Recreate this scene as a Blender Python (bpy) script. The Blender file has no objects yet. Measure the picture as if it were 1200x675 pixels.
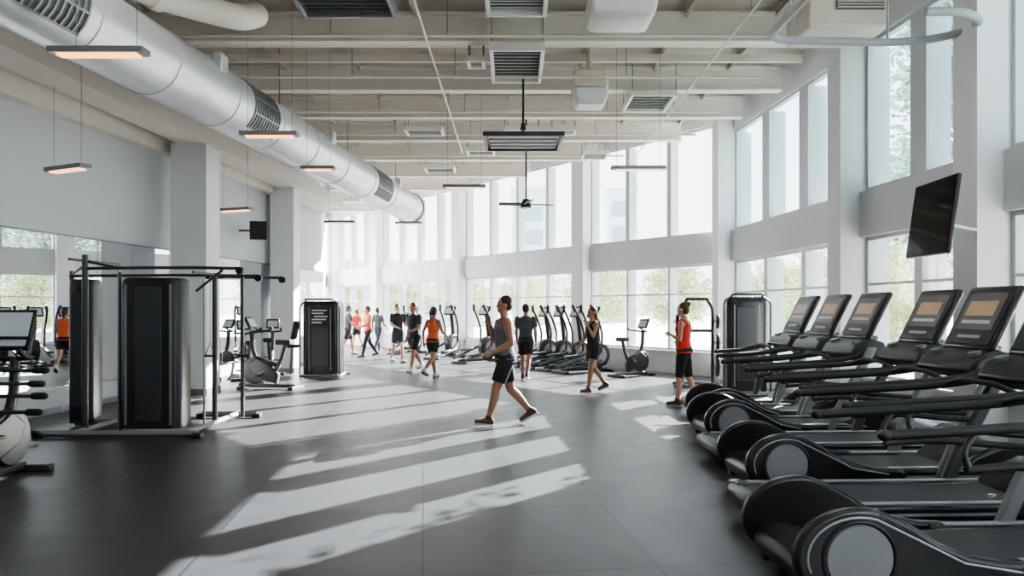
import bpy, bmesh, math, random
from mathutils import Vector, Matrix, Quaternion, Euler
random.seed(7)
C = bpy.context.scene.collection
R = math.radians; PI = math.pi
V = Vector
F = 850.0
def P(px, py, Y): return V(((px-600)/F*Y, Y, 1.65-(py-363)/F*Y))
# ---------------------------------------------------------------- materials
MC = {}
def mat(name, col, rough=.5, metal=0, var=.12, scale=6, emit=0, bump=0, spec=.5):
    if name in MC: return MC[name]
    m = bpy.data.materials.new(name); m.use_nodes = True; nt = m.node_tree; N = nt.nodes; L = nt.links
    b = N['Principled BSDF']
    b.inputs['Roughness'].default_value = rough; b.inputs['Metallic'].default_value = metal
    b.inputs['Specular IOR Level'].default_value = spec
    tc = N.new('ShaderNodeTexCoord'); nz = N.new('ShaderNodeTexNoise'); nz.inputs['Scale'].default_value = scale
    nz.inputs['Detail'].default_value = 4
    L.new(tc.outputs['Object'], nz.inputs['Vector'])
    mx = N.new('ShaderNodeMix'); mx.data_type = 'RGBA'
    mx.inputs[6].default_value = tuple(c*(1-var) for c in col)+(1,)
    mx.inputs[7].default_value = tuple(min(1, c*(1+var)) for c in col)+(1,)
    L.new(nz.outputs['Fac'], mx.inputs[0]); L.new(mx.outputs[2], b.inputs['Base Color'])
    if bump:
        bp = N.new('ShaderNodeBump'); bp.inputs['Strength'].default_value = bump; bp.inputs['Distance'].default_value = .01
        L.new(nz.outputs['Fac'], bp.inputs['Height']); L.new(bp.outputs['Normal'], b.inputs['Normal'])
    if emit:
        b.inputs['Emission Color'].default_value = tuple(col)+(1,); b.inputs['Emission Strength'].default_value = emit
    MC[name] = m; return m
def glass_mat(name, tint, gf=.05):
    m = bpy.data.materials.new(name); m.use_nodes = True; nt = m.node_tree; N = nt.nodes; L = nt.links
    N.remove(N['Principled BSDF']); out = N['Material Output']
    t = N.new('ShaderNodeBsdfTransparent'); t.inputs[0].default_value = tint+(1,)
    g = N.new('ShaderNodeBsdfGlossy'); g.inputs['Roughness'].default_value = .02
    x = N.new('ShaderNodeMixShader'); x.inputs[0].default_value = gf
    L.new(t.outputs[0], x.inputs[1]); L.new(g.outputs[0], x.inputs[2]); L.new(x.outputs[0], out.inputs[0]); return m
def floor_mat():
    m = bpy.data.materials.new('floor_tiles'); m.use_nodes = True; nt = m.node_tree; N = nt.nodes; L = nt.links
    b = N['Principled BSDF']; tc = N.new('ShaderNodeTexCoord')
    mp = N.new('ShaderNodeMapping'); mp.inputs['Rotation'].default_value = (0, 0, R(-7))
    L.new(tc.outputs['Object'], mp.inputs[0])
    br = N.new('ShaderNodeTexBrick'); br.inputs['Scale'].default_value = 1
    br.inputs['Brick Width'].default_value = 1.5; br.inputs['Row Height'].default_value = 1.5; br.inputs['Mortar Size'].default_value = .008
    br.offset = 0
    br.inputs['Color1'].default_value = (.062, .059, .066, 1); br.inputs['Color2'].default_value = (.074, .070, .077, 1); br.inputs['Mortar'].default_value = (.026, .026, .03, 1)
    L.new(mp.outputs[0], br.inputs['Vector'])
    nz = N.new('ShaderNodeTexNoise'); nz.inputs['Scale'].default_value = 3; nz.inputs['Detail'].default_value = 8
    L.new(tc.outputs['Object'], nz.inputs['Vector'])
    mx = N.new('ShaderNodeMix'); mx.data_type = 'RGBA'; mx.blend_type = 'MULTIPLY'; mx.inputs[0].default_value = .4
    L.new(br.outputs['Color'], mx.inputs[6]); L.new(nz.outputs['Fac'], mx.inputs[7])
    cr = N.new('ShaderNodeMapRange'); cr.inputs['To Min'].default_value = .3; cr.inputs['To Max'].default_value = .46
    L.new(nz.outputs['Fac'], cr.inputs[0]); L.new(cr.outputs[0], b.inputs['Roughness']); L.new(mx.outputs[2], b.inputs['Base Color'])
    b.inputs['Specular IOR Level'].default_value = .36
    return m
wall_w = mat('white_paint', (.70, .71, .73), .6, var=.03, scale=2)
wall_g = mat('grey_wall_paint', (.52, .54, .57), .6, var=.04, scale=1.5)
band_m = mat('spandrel_paint', (.56, .575, .605), .6, var=.03, scale=2)
cream = mat('cream_ceiling_paint', (.48, .425, .375), .8, var=.08, scale=3)
cream_l = mat('light_cream_steel', (.74, .685, .63), .6, var=.06, scale=4)
frame_m = mat('window_frame_paint', (.50, .53, .57), .4, var=.04)
duct_m = mat('duct_metal', (.64, .66, .69), .38, .5, var=.08, scale=3)
GL = glass_mat('window_glass', (.96, .98, .98)); GLB = glass_mat('blue_tinted_glass', (.86, .95, .97), .06)
mirror_m = mat('mirror_silver', (.86, .88, .9), .01, 1, var=.01)
blk = mat('black_plastic', (.016, .017, .019), .36, var=.2, scale=12)
blk_s = mat('satin_black_shell', (.02, .021, .024), .25, var=.15, scale=4)
rub = mat('black_rubber_foam', (.015, .015, .017), .6, var=.25, scale=40, bump=.2)
dgr = mat('dark_grey_metal', (.06, .064, .072), .4, .4, var=.1)
mgr = mat('mid_grey_metal', (.22, .23, .25), .4, .3, var=.08)
sil = mat('silver_plastic', (.38, .39, .42), .35, .4, var=.06)
lsil = mat('light_silver_disc', (.22, .225, .25), .45, .2, var=.06)
belt_m = mat('running_belt', (.04, .042, .047), .6, var=.3, scale=60, bump=.2)
scr = mat('dark_screen', (.004, .004, .005), .06, var=.1, spec=.06)
scr_on = mat('lit_screen', (.10, .095, .10), .25, var=.4, scale=5, emit=.35)
scr_ui = mat('lit_screen_orange', (.42, .29, .19), .3, var=.4, scale=9, emit=.2)
scr_b = mat('lit_screen_pale', (.32, .36, .40), .3, var=.2, emit=.3)
white_p = mat('white_plastic', (.68, .68, .66), .45, var=.03)
cream_p = mat('cream_plastic', (.62, .56, .49), .5, var=.04)
warm = mat('warm_led_diffuser', (1, .47, .20), .5, var=.02, emit=2.6)
wht = mat('white_led_diffuser', (1, .78, .6), .5, var=.02, emit=1.4)
dk = mat('dark_void', (.05, .05, .055), .8)
# ---------------------------------------------------------------- mesh builder
def frame_of(d):
    d = d.normalized(); up = V((0, 0, 1)) if abs(d.z) < .95 else V((1, 0, 0))
    a = d.cross(up).normalized(); return a, a.cross(d).normalized()
class M:
    warp = None
    def __init__(s): s.v = []; s.f = []; s.T = Matrix()
    def loft(s, rings, cap=True):
        n = len(rings[0]); b = len(s.v)
        for r in rings:
            for p in r:
                q = s.T @ V(p)
                if M.warp: q = M.warp(q)
                s.v.append(tuple(q))
        for i in range(len(rings)-1):
            for j in range(n):
                k = (j+1) % n
                s.f.append((b+i*n+j, b+i*n+k, b+(i+1)*n+k, b+(i+1)*n+j))
        if cap:
            s.f.append(tuple(b+j for j in range(n))); s.f.append(tuple(b+(len(rings)-1)*n+j for j in reversed(range(n))))
        return s
    def ring(s, c, a, b, ra, rb, n):
        return [V(c)+a*ra*math.cos(2*PI*i/n)+b*rb*math.sin(2*PI*i/n) for i in range(n)]
    def box(s, c, d, rot=None):
        q = Euler(rot).to_matrix() if rot else Matrix.Identity(3)
        x, y, z = d[0]/2, d[1]/2, d[2]/2; c = V(c)
        return s.loft([[c+q @ V((a*x, b*y, e*z)) for a, b in ((-1, -1), (1, -1), (1, 1), (-1, 1))] for e in (-1, 1)])
    def bx(s, x0, x1, y0, y1, z0, z1): return s.box(((x0+x1)/2, (y0+y1)/2, (z0+z1)/2), (x1-x0, y1-y0, z1-z0))
    def cyl(s, p0, p1, r, r2=None, n=16):
        p0, p1 = V(p0), V(p1); a, b = frame_of(p1-p0); r2 = r if r2 is None else r2
        return s.loft([s.ring(p0, a, b, r, r, n), s.ring(p1, a, b, r2, r2, n)])
    def cap(s, p0, r0, p1, r1, n=12):
        p0, p1 = V(p0), V(p1); d = (p1-p0).normalized(); a, b = frame_of(p1-p0); rs = []
        for t in (88, 60, 30, 0): rs.append(s.ring(p0-d*r0*math.sin(R(t)), a, b, r0*math.cos(R(t)), r0*math.cos(R(t)), n))
        for t in (0, 30, 60, 88): rs.append(s.ring(p1+d*r1*math.sin(R(t)), a, b, r1*math.cos(R(t)), r1*math.cos(R(t)), n))
        return s.loft(rs)
    def tube(s, pts, r, n=10, rnd=0):
        pts = [V(p) for p in pts]
        if rnd:
            q = [pts[0]]
            for i in range(1, len(pts)-1):
                A, B, D = pts[i-1], pts[i], pts[i+1]
                u = (A-B); w = (D-B); k = min(rnd, u.length*.45, w.length*.45)
                a, c = B+u.normalized()*k, B+w.normalized()*k
                for t in (0, .25, .5, .75, 1): q.append(a*(1-t)**2+B*2*t*(1-t)+c*t*t)
            q.append(pts[-1]); pts = q
        a, b = frame_of(pts[1]-pts[0]); rs = []; pd = (pts[1]-pts[0]).normalized()
        for i, p in enumerate(pts):
            d = (pts[min(i+1, len(pts)-1)]-pts[max(i-1, 0)]).normalized()
            qd = pd.rotation_difference(d); a = qd @ a; b = qd @ b; pd = d
            rs.append(s.ring(p, a, b, r, r, n))
        return s.loft(rs)
    def ell(s, c, r, n=16, k=9):
        rs = []
        for i in range(k):
            t = R(-88+176*i/(k-1)); rs.append(s.ring(V(c)+V((0, 0, r[2]*math.sin(t))), V((1, 0, 0)), V((0, 1, 0)), r[0]*math.cos(t), r[1]*math.cos(t), n))
        return s.loft(rs)
    def prism(s, pts, y0, y1): return s.loft([[V((x, y0, z)) for x, z in pts], [V((x, y1, z)) for x, z in pts]])
    def plan(s, pts, z0, z1): return s.loft([[V((x, y, z0)) for x, y in pts], [V((x, y, z1)) for x, y in pts]])
    def build(s, name, m, parent=None, bevel=0, smooth=True, seg=2, remesh=0, sm=2, **pr):
        me = bpy.data.meshes.new(name); me.from_pydata(s.v, [], s.f)
        bm = bmesh.new(); bm.from_mesh(me); bmesh.ops.recalc_face_normals(bm, faces=bm.faces); bm.to_mesh(me); bm.free()
        o = bpy.data.objects.new(name, me); C.objects.link(o); me.materials.append(m)
        if remesh:
            md = o.modifiers.new('r', 'REMESH'); md.mode = 'VOXEL'; md.voxel_size = remesh
            m2 = o.modifiers.new('s', 'SMOOTH'); m2.factor = .5; m2.iterations = sm
            dg = bpy.context.evaluated_depsgraph_get(); nm = bpy.data.meshes.new_from_object(o.evaluated_get(dg))
            o.modifiers.clear(); o.data = nm; me = nm; me.name = name
            if not me.materials: me.materials.append(m)
            me.polygons.foreach_set('use_smooth', [True]*len(me.polygons))
        else:
            if smooth:
                me.polygons.foreach_set('use_smooth', [True]*len(me.polygons)); me.set_sharp_from_angle(angle=R(38))
            if bevel:
                md = o.modifiers.new('b', 'BEVEL'); md.width = bevel; md.segments = seg; md.limit_method = 'ANGLE'; md.angle_limit = R(40)
        if parent: o.parent = parent
        for k, x in pr.items(): o[k] = x
        return o
def emp(name, loc, rz=0, label=None, category=None, group=None, sc=1):
    o = bpy.data.objects.new(name, None); C.objects.link(o); o.location = loc; o.rotation_euler = (0, 0, rz); o.scale = (sc,)*3
    o.empty_display_size = .2
    if label: o['label'] = label
    if category: o['category'] = category
    if group: o['group'] = group
    return o
def dup(r, loc, rz, label, sc=None, group=None):
    n = r.copy(); C.objects.link(n); n.location = loc; n.rotation_euler = (0, 0, rz); n['label'] = label
    if sc: n.scale = (sc,)*3
    if group: n['group'] = group
    for c in list(r.children):
        d = c.copy(); C.objects.link(d); d.parent = n
        for e in list(c.children):
            g = e.copy(); C.objects.link(g); g.parent = d
    return n
S = 'structure'
# ---------------------------------------------------------------- room shell
def xl(Y): return -7.3+.106*(Y-11.3) if Y <= 23 else -6.06-(Y-23)*.2456
def xr(Y): return 6.355-.066*Y if Y <= 17.5 else 18.54-.7625*Y
foot = [(xl(-4), -4), (xr(-4), -4), (5.2, 17.5), (-9.4, 36.64), (-6.06, 23)]
M().plan(foot, -.12, 0).build('floor', floor_mat(), kind=S)
M().plan(foot, 6.5, 6.62).build('ceiling', cream, kind=S)
M().bx(xl(-4), xr(-4), -4.15, -4, 0, 6.5).build('wall_rear', wall_w, kind=S)
def along(A, B):
    d = V((B[0]-A[0], B[1]-A[1], 0)); return math.atan2(d.y, d.x), d.length
def wall_seg(name, A, B, parts, m, sidesign):
    a, L = along(A, B); o = M()
    for (s0, s1, t0, t1, z0, z1) in parts(L): o.bx(s0, s1, min(t0*sidesign, t1*sidesign), max(t0*sidesign, t1*sidesign), z0, z1)
    ob = o.build(name, m, kind=S, smooth=False); ob.location = (A[0], A[1], 0); ob.rotation_euler = (0, 0, a); return ob
A, B = (xl(-4), -4), (xl(23), 23); aL, LL = along(A, B)
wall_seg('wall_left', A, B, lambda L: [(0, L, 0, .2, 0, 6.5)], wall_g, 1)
wall_seg('trim_1', A, B, lambda L: [(0, L, -.22, 0, 4.72, 5.05), (0, L, -.32, 0, 5.05, 5.12)], cream_l, 1)
wall_seg('baseboard_left', A, B, lambda L: [(0, L, -.02, 0, 0, .1)], mgr, 1)
wall_seg('wall_left_rear', (xl(23), 23), (-9.4, 36.64), lambda L: [(0, L, 0, .2, 0, 6.5)], wall_w, 1)
mi0 = None; k = 0
for s in [10.2+2.14*i for i in range(8)]:
    o = emp('wall_mirror', (A[0]+math.cos(aL)*s, A[1]+math.sin(aL)*s, .42), aL,
            ['tall frameless wall mirror nearest the left edge', 'frameless wall mirror behind the cable machine', 'wall mirror just left of the first square column', 'wall mirror hidden mostly behind the first square column',
             'wall mirror right of the first square column', 'wall mirror between the two square columns behind the bikes', 'wall mirror beside the second square column', 'farthest wall mirror near the back windows'][k], 'mirror', 'wall mirrors along the left wall')
    if mi0 is None:
        M().bx(0, 2.12, -.022, 0, 0, 2.42).build('glass_panel', mirror_m, o, smooth=False)
        M().bx(0, 2.12, -.03, -.0, 2.42, 2.45).build('edge_strip', mgr, o, smooth=False)
        M().bx(0, 2.12, -.03, 0, -.03, 0).build('edge_strip', mgr, o, smooth=False); mi0 = o
    else:
        for c in mi0.children:
            d = c.copy(); C.objects.link(d); d.parent = o
    k += 1
# glazed walls
wn = [0]
def window(A, ang, s0, s1, n, z0, z1, side, transom=None, gl=None, mw=.07, md=.3):
    wn[0] += 1
    o = emp('window_%d' % wn[0], (A[0]+math.cos(ang)*s0, A[1]+math.sin(ang)*s0, 0), ang); o['kind'] = S
    w = s1-s0; fr = M(); y0, y1 = sorted((side*.04, side*.14)); e = .06; q0, q1 = sorted((side*.04, side*(.04+md)))
    fr.bx(0, w, y0, y1, z0, z0+e).bx(0, w, y0, y1, z1-e, z1)
    for i in range(n+1):
        h = mw if 0 < i < n else .07
        x = max(h/2, min(w-h/2, w*i/n)); fr.bx(x-h/2, x+h/2, q0, q1, z0+e, z1-e)  # mullions widened and deepened outward, shaped to narrow the floor's sun bands
    if transom: fr.bx(0, w, y0+.01, y1-.01, transom-.02, transom+.02)
    fr.build('frame', frame_m, o, smooth=False)
    for i in range(n): M().bx(w*i/n+e/2, w*(i+1)/n-e/2, side*.09-.004, side*.09+.004, z0+e, z1-e).build('pane', gl or GL, o, smooth=False)
def glazed(name, A, B, cols, bays, zt, side, cw, cd, gu, mw, md, zsill=.55):
    ang, L = along(A, B)
    sg = lambda a, b: (min(a*side, b*side), max(a*side, b*side))
    def put(m, nm, mm):
        ob = m.build(nm, mm, smooth=False, kind=S); ob.location = (A[0], A[1], 0); ob.rotation_euler = (0, 0, ang)
    y = sg(0, .25); put(M().bx(0, L, y[0], y[1], 0, zsill).bx(0, L, y[0], y[1], zt, 6.5), name, wall_w)
    y = sg(-.06, .25); put(M().bx(0, L, y[0], y[1], 2.8, 3.52), name+'_spandrel', band_m)
    y = sg(-cd, .35); o = M()
    for c in cols: o.bx(c-cw/2, c+cw/2, y[0], y[1], 0, 6.5)
    put(o, name+'_columns', wall_w)
    y = sg(-.05, 0); put(M().bx(0, L, y[0], y[1], zsill, zsill+.04), name+'_sill', white_p)
    for (s0, s1, n) in bays:
        window(A, ang, s0, s1, n, zsill+.04, 2.8, side, 2.05, None, mw*.5, md); window(A, ang, s0, s1, n, 3.52, zt, side, None, gu, mw, md)
A2, B2 = (xr(-4), -4), (5.2, 17.5)
f = 1.0022
ys = [-.7, 2.4, 5.55, 8.68, 11.75, 17.3]; cs = [(y+4)*f for y in ys]
glazed('wall_right', A2, B2, cs, [(.2, cs[0]-.2, 2)]+[(cs[i]+.2, cs[i+1]-.2, 3 if i == 4 else 2) for i in range(5)], 5.88, -1, .42, .38, GLB, .36, .36)
A3, B3 = (5.2, 17.5), (-9.4, 36.64); g = 1.2576
cs = [(y-17.5)*g for y in (21.5, 26.75, 31.96, 35.7)]; st = [.15]+cs
glazed('wall_back', A3, B3, cs, [(st[i]+.22, st[i+1]-.22, (3, 4, 4, 3)[i]) for i in range(4)], 6.2, -1, .5, .3, GL, .14, .3)
def column(n, x0, x1, y0, y1):
    M().bx(x0, x1, y0, y1, 0, 4.86).build('trim_%d' % n, wall_w, smooth=False, kind=S, bevel=.01)
    M().bx(x0-.015, x1+.015, y0-.015, y1+.015, 0, .12).build('baseboard_column_%d' % n, mgr, smooth=False, kind=S)
column(2, -6.6, -5.9, 14.0, 14.65); column(3, -6.34, -5.72, 19, 19.6)
M().plan([(-6.95, 5), (-6.4, 5), (-5.35, 22.9), (-5.95, 22.9)], 4.86, 5.2).build('trim_4', cream_l, smooth=False, kind=S)
tn = 5
for Y in (2, 4.5, 7, 9.35, 11.7, 14.3, 16.3, 18.5, 20.9, 23.5, 26.2, 29, 31.8):
    x0, x1 = xl(Y)+.12, xr(Y)-.12
    M().bx(x0, x1, Y-.02, Y+.02, 6.0, 6.4).bx(x0, x1, Y-.10, Y+.10, 5.95, 5.99).bx(x0, x1, Y-.10, Y+.10, 6.38, 6.42).build('trim_%d' % tn, cream_l, smooth=False, kind=S); tn += 1
for Y in (8.2, 10.5, 12.6, 13.4, 15.3, 17.4, 19.7, 22.2, 24.8, 27.5):
    x0, x1 = xl(Y)+.12, xr(Y)-.12
    M().bx(x0, x1, Y-.04, Y+.04, 6.22, 6.36).build('trim_%d' % tn, cream_l, smooth=False, kind=S); tn += 1
for i in range(9):
    x = -5.9+1.45*i
    if x > 5.4: continue
    y1 = 17.2 if x > 5 else (18.54-x)/.7625-.3
    M().bx(x-.025, x+.025, -3.8, y1, 6.36, 6.46).build('trim_%d' % tn, cream, smooth=False, kind=S); tn += 1
def rods(lst, parent, r=.01, m=None, n=6):
    for a, b in lst: M().cyl(a, b, r, n=n).build('hanger_rod', m or mgr, parent)
for i, (Y, z, r) in enumerate(((8.6, 5.88, .025), (11.2, 5.88, .025), (12.7, 5.72, .02), (15.3, 5.82, .025), (17.4, 5.85, .025), (19.8, 5.85, .025))):
    x0, x1 = (-3.2 if i == 0 else xl(Y)+.1), min(xr(Y)-.4, 4.4); pp = emp('conduit_pipe', (0, Y, z), 0, 'thin white conduit pipe running crosswise under the cream beams, %s from the front' % ('first second third fourth fifth sixth'.split()[i]), 'pipe', 'white conduit pipes')
    M().cyl((x0, 0, 0), (x1, 0, 0), r, n=10).build('pipe', cream_l, pp)
    rods([((x, 0, r*.6), (x, 0, 6.5-z)) for x in (-2.8, -1, 2)], pp, .008)
for i, (x, z) in enumerate(((-1.3, 5.76), (3.3, 5.76))):
    pp = emp('conduit_pipe', (x, 0, z), 0, ('thin white pipe running lengthwise left of the square louvres', 'thin white pipe running lengthwise right of the white ceiling units')[i], 'pipe', 'white conduit pipes')
    M().cyl((0, 3, 0), (0, 19, 0), .016, n=10).build('pipe', cream_l, pp); rods([((0, y, .01), (0, y, 6.5-z)) for y in (6, 10, 14.8)], pp, .008)
# ---------------------------------------------------------------- main duct
d0, d1 = V((-5.65, .5, 4.90)), V((-3.27, 23.2, 4.90)); dv = (d1-d0); dn = dv.normalized(); RD = .455
dc = emp('round_air_duct', d0, 0, 'long fat silver spiral air duct running under the ceiling on the left', 'duct')
o = M().cyl((0, 0, 0), dv, RD, n=48).build('duct_body', duct_m, dc)
def dpos(Y): return (Y-d0.y)/dn.y
for Y in (2.5, 4.5, 6.3, 7.9, 9.4, 11, 12.6, 14.2, 16, 18, 20, 22.2):
    t = dpos(Y); M().cyl(dn*t, dn*(t+.05), RD+.012, n=48).build('joint_band', duct_m, dc)
M().cyl(dn*dpos(23.1), dn*(dpos(23.25)), RD+.04, n=48).build('end_flange', mgr, dc)
M().cyl(dn*dpos(23.25), dn*(dpos(23.27)), RD-.04, n=32).build('end_opening', dk, dc)
def patch(o, t0, t1, a0, a1, r1):
    a, b = frame_of(dn); n = 8; r0 = RD-.005
    for i in range(n):
        u, w = [a*math.cos(R(q))+b*math.sin(R(q)) for q in (a0+(a1-a0)*i/n, a0+(a1-a0)*(i+1)/n)]
        o.loft([[dn*t0+u*r0, dn*t0+w*r0, dn*t0+w*r1, dn*t0+u*r1], [dn*t1+u*r0, dn*t1+w*r0, dn*t1+w*r1, dn*t1+u*r1]])
    return o
for Y0, Y1 in ((6.55, 7.7), (11.5, 12.4), (18.3, 19.6)):
    t0, t1 = dpos(Y0), dpos(Y1); gr = patch(M(), t0, t1, -50, 75, RD+.006).build('air_grille', mat('grille_shadow', (.09, .095, .10), .6), dc)
    o = M(); n = int((t1-t0)/.085)
    for i in range(n+1): a = t0+(t1-t0-.025)*i/n; patch(o, a, a+.025, -50, 75, RD+.02)
    for q in (-50, -18, 12, 42, 72): patch(o, t0, t1, q, q+3, RD+.02)
    o.build('grille_bars', mgr, gr)
for Y in (10.6, 15.2, 20.6):
    t = dpos(Y); M().box(dn*t+V((.33, 0, .33)), (.14, .26, .3)).build('branch_collar', duct_m, dc, bevel=.02)
rods([(dn*dpos(Y)+V((0, 0, .42)), dn*dpos(Y)+V((0, 0, 1.6))) for Y in (4, 8.6, 13.4, 17.2, 21.5)], dc, .012)
d2 = emp('small_air_duct', (-4.2, 6, 5.62), 0, 'smaller cream round pipe duct under the ceiling above the fat silver duct', 'duct')
M().tube([(-1.4, 1, 0), (-.3, 3.2, 0), (.5, 3.9, 0), (.5, 4.5, .3)], .17, 24, rnd=.5).build('duct_body', cream_l, d2)
M().cyl((-.32, 3.1, 0), (-.26, 3.22, 0), .19, n=24).build('joint_band', cream_l, d2)
# ---------------------------------------------------------------- ceiling vents and units
vb = mat('vent_shadow', (.14, .14, .145), .8)
def vent(x0, x1, y0, y1, z, label, slats=7, h=.16, m=white_p, hang=6.5):
    cx, cy = (x0+x1)/2, (y0+y1)/2; w, d = x1-x0, y1-y0; o = emp('ceiling_vent', (cx, cy, z), 0, label, 'vent', 'ceiling air vents'); e = .06
    M().bx(-w/2, w/2, -d/2, -d/2+e, 0, h).bx(-w/2, w/2, d/2-e, d/2, 0, h).bx(-w/2, -w/2+e, -d/2+e, d/2-e, 0, h).bx(w/2-e, w/2, -d/2+e, d/2-e, 0, h).build('frame', m, o, bevel=.008, smooth=False)
    M().bx(-w/2+e, w/2-e, -d/2+e, d/2-e, h*.7, h).build('backing', vb, o)
    s = M()
    for i in range(slats):
        y = -d/2+e+(d-2*e)*(i+.5)/slats; s.box((0, y, h*.35), (w-2*e, (d-2*e)/slats*.62, .012), (R(22), 0, 0))
    s.build('louvre', m, o, smooth=False)
    rods([((a*(w/2-.03), b*(d/2-.03), h), (a*(w/2-.03), b*(d/2-.03), hang-z)) for a in (-1, 1) for b in (-1, 1)], o)
vent(-2.9, -1.6, 8.9, 10.15, 5.72, 'grey louvred ceiling vent at the top edge, left of the small square grille', 9, m=mgr)
vent(-.36, .48, 9.2, 10.1, 5.72, 'white square ceiling grille cut by the top edge of the photo', 8)
vent(-.36, .52, 11.4, 13.05, 5.72, 'large square white louvre straight above the hanging dark panel', 10)
vent(2.3, 3.2, 14.0, 15.2, 5.78, 'wide pale ceiling vent near the right windows', 6, .12, white_p)
vent(-2.5, -1.6, 16.7, 17.3, 5.78, 'small white vent left of the hanging dark panel', 4, .12)
vent(-.2, .65, 16.7, 17.3, 5.78, 'small white vent right behind the hanging dark panel', 4, .12)
vent(-1.2, -.45, 18.9, 19.5, 5.78, 'small white vent between beams left of the fan rod', 4, .12)
vent(-2.6, -1.7, 21.3, 22.1, 5.8, 'farthest small white ceiling vent near the end of the duct', 4, .12)
vent(.9, 1.5, 16.7, 17.2, 5.78, 'tiny white vent right of the fan rod', 3, .1)
vent(1.9, 2.6, 19.3, 20.1, 5.8, 'small white vent above the middle of the upper back windows', 4, .1)
vent(-.75, -.45, 12.0, 12.4, 5.76, 'tiny white vent just left of the large square louvre', 3, .1)
u = emp('ceiling_projector', (1.45, 9.7, 5.45), 0, 'bulky white ceiling unit at the top edge right of centre', 'ceiling unit')
M().loft([[V((x, y, z)) for x, y in ((-a, -b), (a, -b), (a, b), (-a, b))] for z, a, b in ((0, .3, .25), (.06, .42, .36), (.3, .45, .4), (.38, .42, .38))]).build('body', white_p, u, bevel=.05, seg=3)
M().cyl((0, 0, .3), (0, 0, 1.05), .04).build('mount_pole', white_p, u)
u = emp('ceiling_heater', (1.4, 13.1, 5.3), 0, 'white rounded ceiling unit hanging beside the square louvre', 'ceiling unit')
M().bx(-.32, .32, -.3, .3, .3, .62).build('body', cream_p, u, bevel=.05, seg=3)
M().loft([[V((x, y, z)) for x, y in ((-a, -a), (a, -a), (a, a), (-a, a))] for z, a in ((0, .24), (.12, .3), (.3, .3))]).build('diffuser_cone', white_p, u, bevel=.04)
M().cyl((0, 0, .6), (0, 0, 1.2), .05).build('mount_pole', cream_p, u)
u = emp('air_conditioner', (4.4, 9.7, 5.32), 0, 'cream air conditioner box at the top right by the curved track', 'air conditioner')
M().bx(-.55, .5, -.3, .5, 0, .55).build('body', cream_p, u, bevel=.04, seg=3)
M().bx(-.2, .42, -.33, -.29, .22, .42).build('grille', vb, u)
s = M()
for i in range(5): s.bx(-.19, .41, -.35, -.32, .235+.037*i, .247+.037*i)
s.build('louvre', cream_p, u, smooth=False)
rods([((a, .1, .5), (a, .1, 1.18)) for a in (-.45, .42)], u, .015)
s = emp('curved_track', (0, 0, 5.0), 0, 'pale tubular ceiling track curling into a hoop near the top right', 'track')
pts = [(945, -5), (897, 47), (1050, 50), (1100, 45), (1140, 34), (1149, 23), (1128, 13), (1085, 14)]
w3 = []
for a, b in pts:
    Y = 3.35*F/(363-b); w3.append(((a-600)/F*Y, Y, 0))
M().tube(w3, .05, 14, rnd=.35).build('tube', mat('pale_grey_track', (.30, .32, .34), .4), s)
rods([((3.5, 9.02, .04), (3.5, 9.02, 1.5)), ((4.7, 9.08, .04), (4.7, 9.08, 1.5)), ((3.15, 8.2, .03), (3.15, 8.2, 1.5))], s, .012)
u = emp('hanging_light_panel', (.2, 13, 4.62), 0, 'slim dark framed flat unit with grey slats hanging on a black rod', 'ceiling light')
M().bx(-.7, .7, -.62, -.56, 0, .08).bx(-.7, .7, .56, .62, 0, .08).bx(-.7, -.64, -.56, .56, 0, .08).bx(.64, .7, -.56, .56, 0, .08).build('frame', dgr, u, bevel=.01)
M().bx(-.64, .64, -.56, .56, .06, .075).build('reflector', mat('grey_reflector', (.12, .12, .125), .4), u)
for i in range(4): M().bx(-.6, .6, -.47+.27*i, -.35+.27*i, .02, .055).build('slat', mat('grey_slat', (.42, .42, .42), .5), u)
M().cyl((0, 0, .07), (0, 0, 1.88), .02).build('rod', blk, u); M().cyl((0, 0, .25), (0, 0, .37), .055, .035).build('coupling', blk, u)
u = emp('ceiling_fan', (.33, 17, 4.1), R(8), 'black ceiling fan with flat blades on a long rod', 'ceiling fan')
M().cyl((0, 0, .1), (0, 0, 2.4), .02).build('rod', blk, u); M().cyl((0, 0, -.06), (0, 0, .14), .13, .08, 20).build('motor', blk, u)
for i in range(4):
    a = i*PI/2; o = M().box((.36, 0, .02), (.56, .15, .02), (R(14), 0, 0)).build('blade', blk, u); o.rotation_euler = (0, 0, a)
def linlight(px, py, Y, ln, m, lab, hz=6.5, dy=0, ins=.1):
    p = P(px, py, Y); o = emp('linear_light', p, R(dy), lab, 'ceiling light', 'suspended linear lights')
    M().bx(-ln/2, ln/2, -.09, .09, .02, .08).build('housing', mgr, o, bevel=.008)
    M().bx(-ln/2+.08, ln/2-.08, -.06, .06, 0, .03).build('diffuser', m, o)
    for x in (-ln/2+ins, ln/2-.1): M().cyl((x, 0, .06), (x, 0, hz-p.z), .004, n=5).build('cable', mgr, o)
linlight(116, 66, 7.3, .96, warm, 'warm glowing linear light nearest the camera below the fat duct', ins=.25)
linlight(316, 161, 10.7, .85, warm, 'warm linear light crossing in front of the silver duct')
linlight(79, 201, 10.3, .8, warm, 'tilted warm linear light high on the left by the grey wall', dy=-25)
linlight(276, 248, 15.9, .85, warm, 'linear light right of the first square column', dy=-20)
linlight(373, 200, 13.3, .62, warm, 'short warm linear light beside the duct', )
linlight(398, 262, 19.5, .8, wht, 'linear light under the far end of the duct at left')
linlight(479, 263, 21.5, .8, wht, 'linear light under the duct end', hz=4.42)
linlight(544, 221, 15.2, .9, wht, 'linear light left of the ceiling fan')
linlight(748, 200, 13.3, 1.0, wht, 'linear light in front of the upper back windows at right of the fan')
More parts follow.
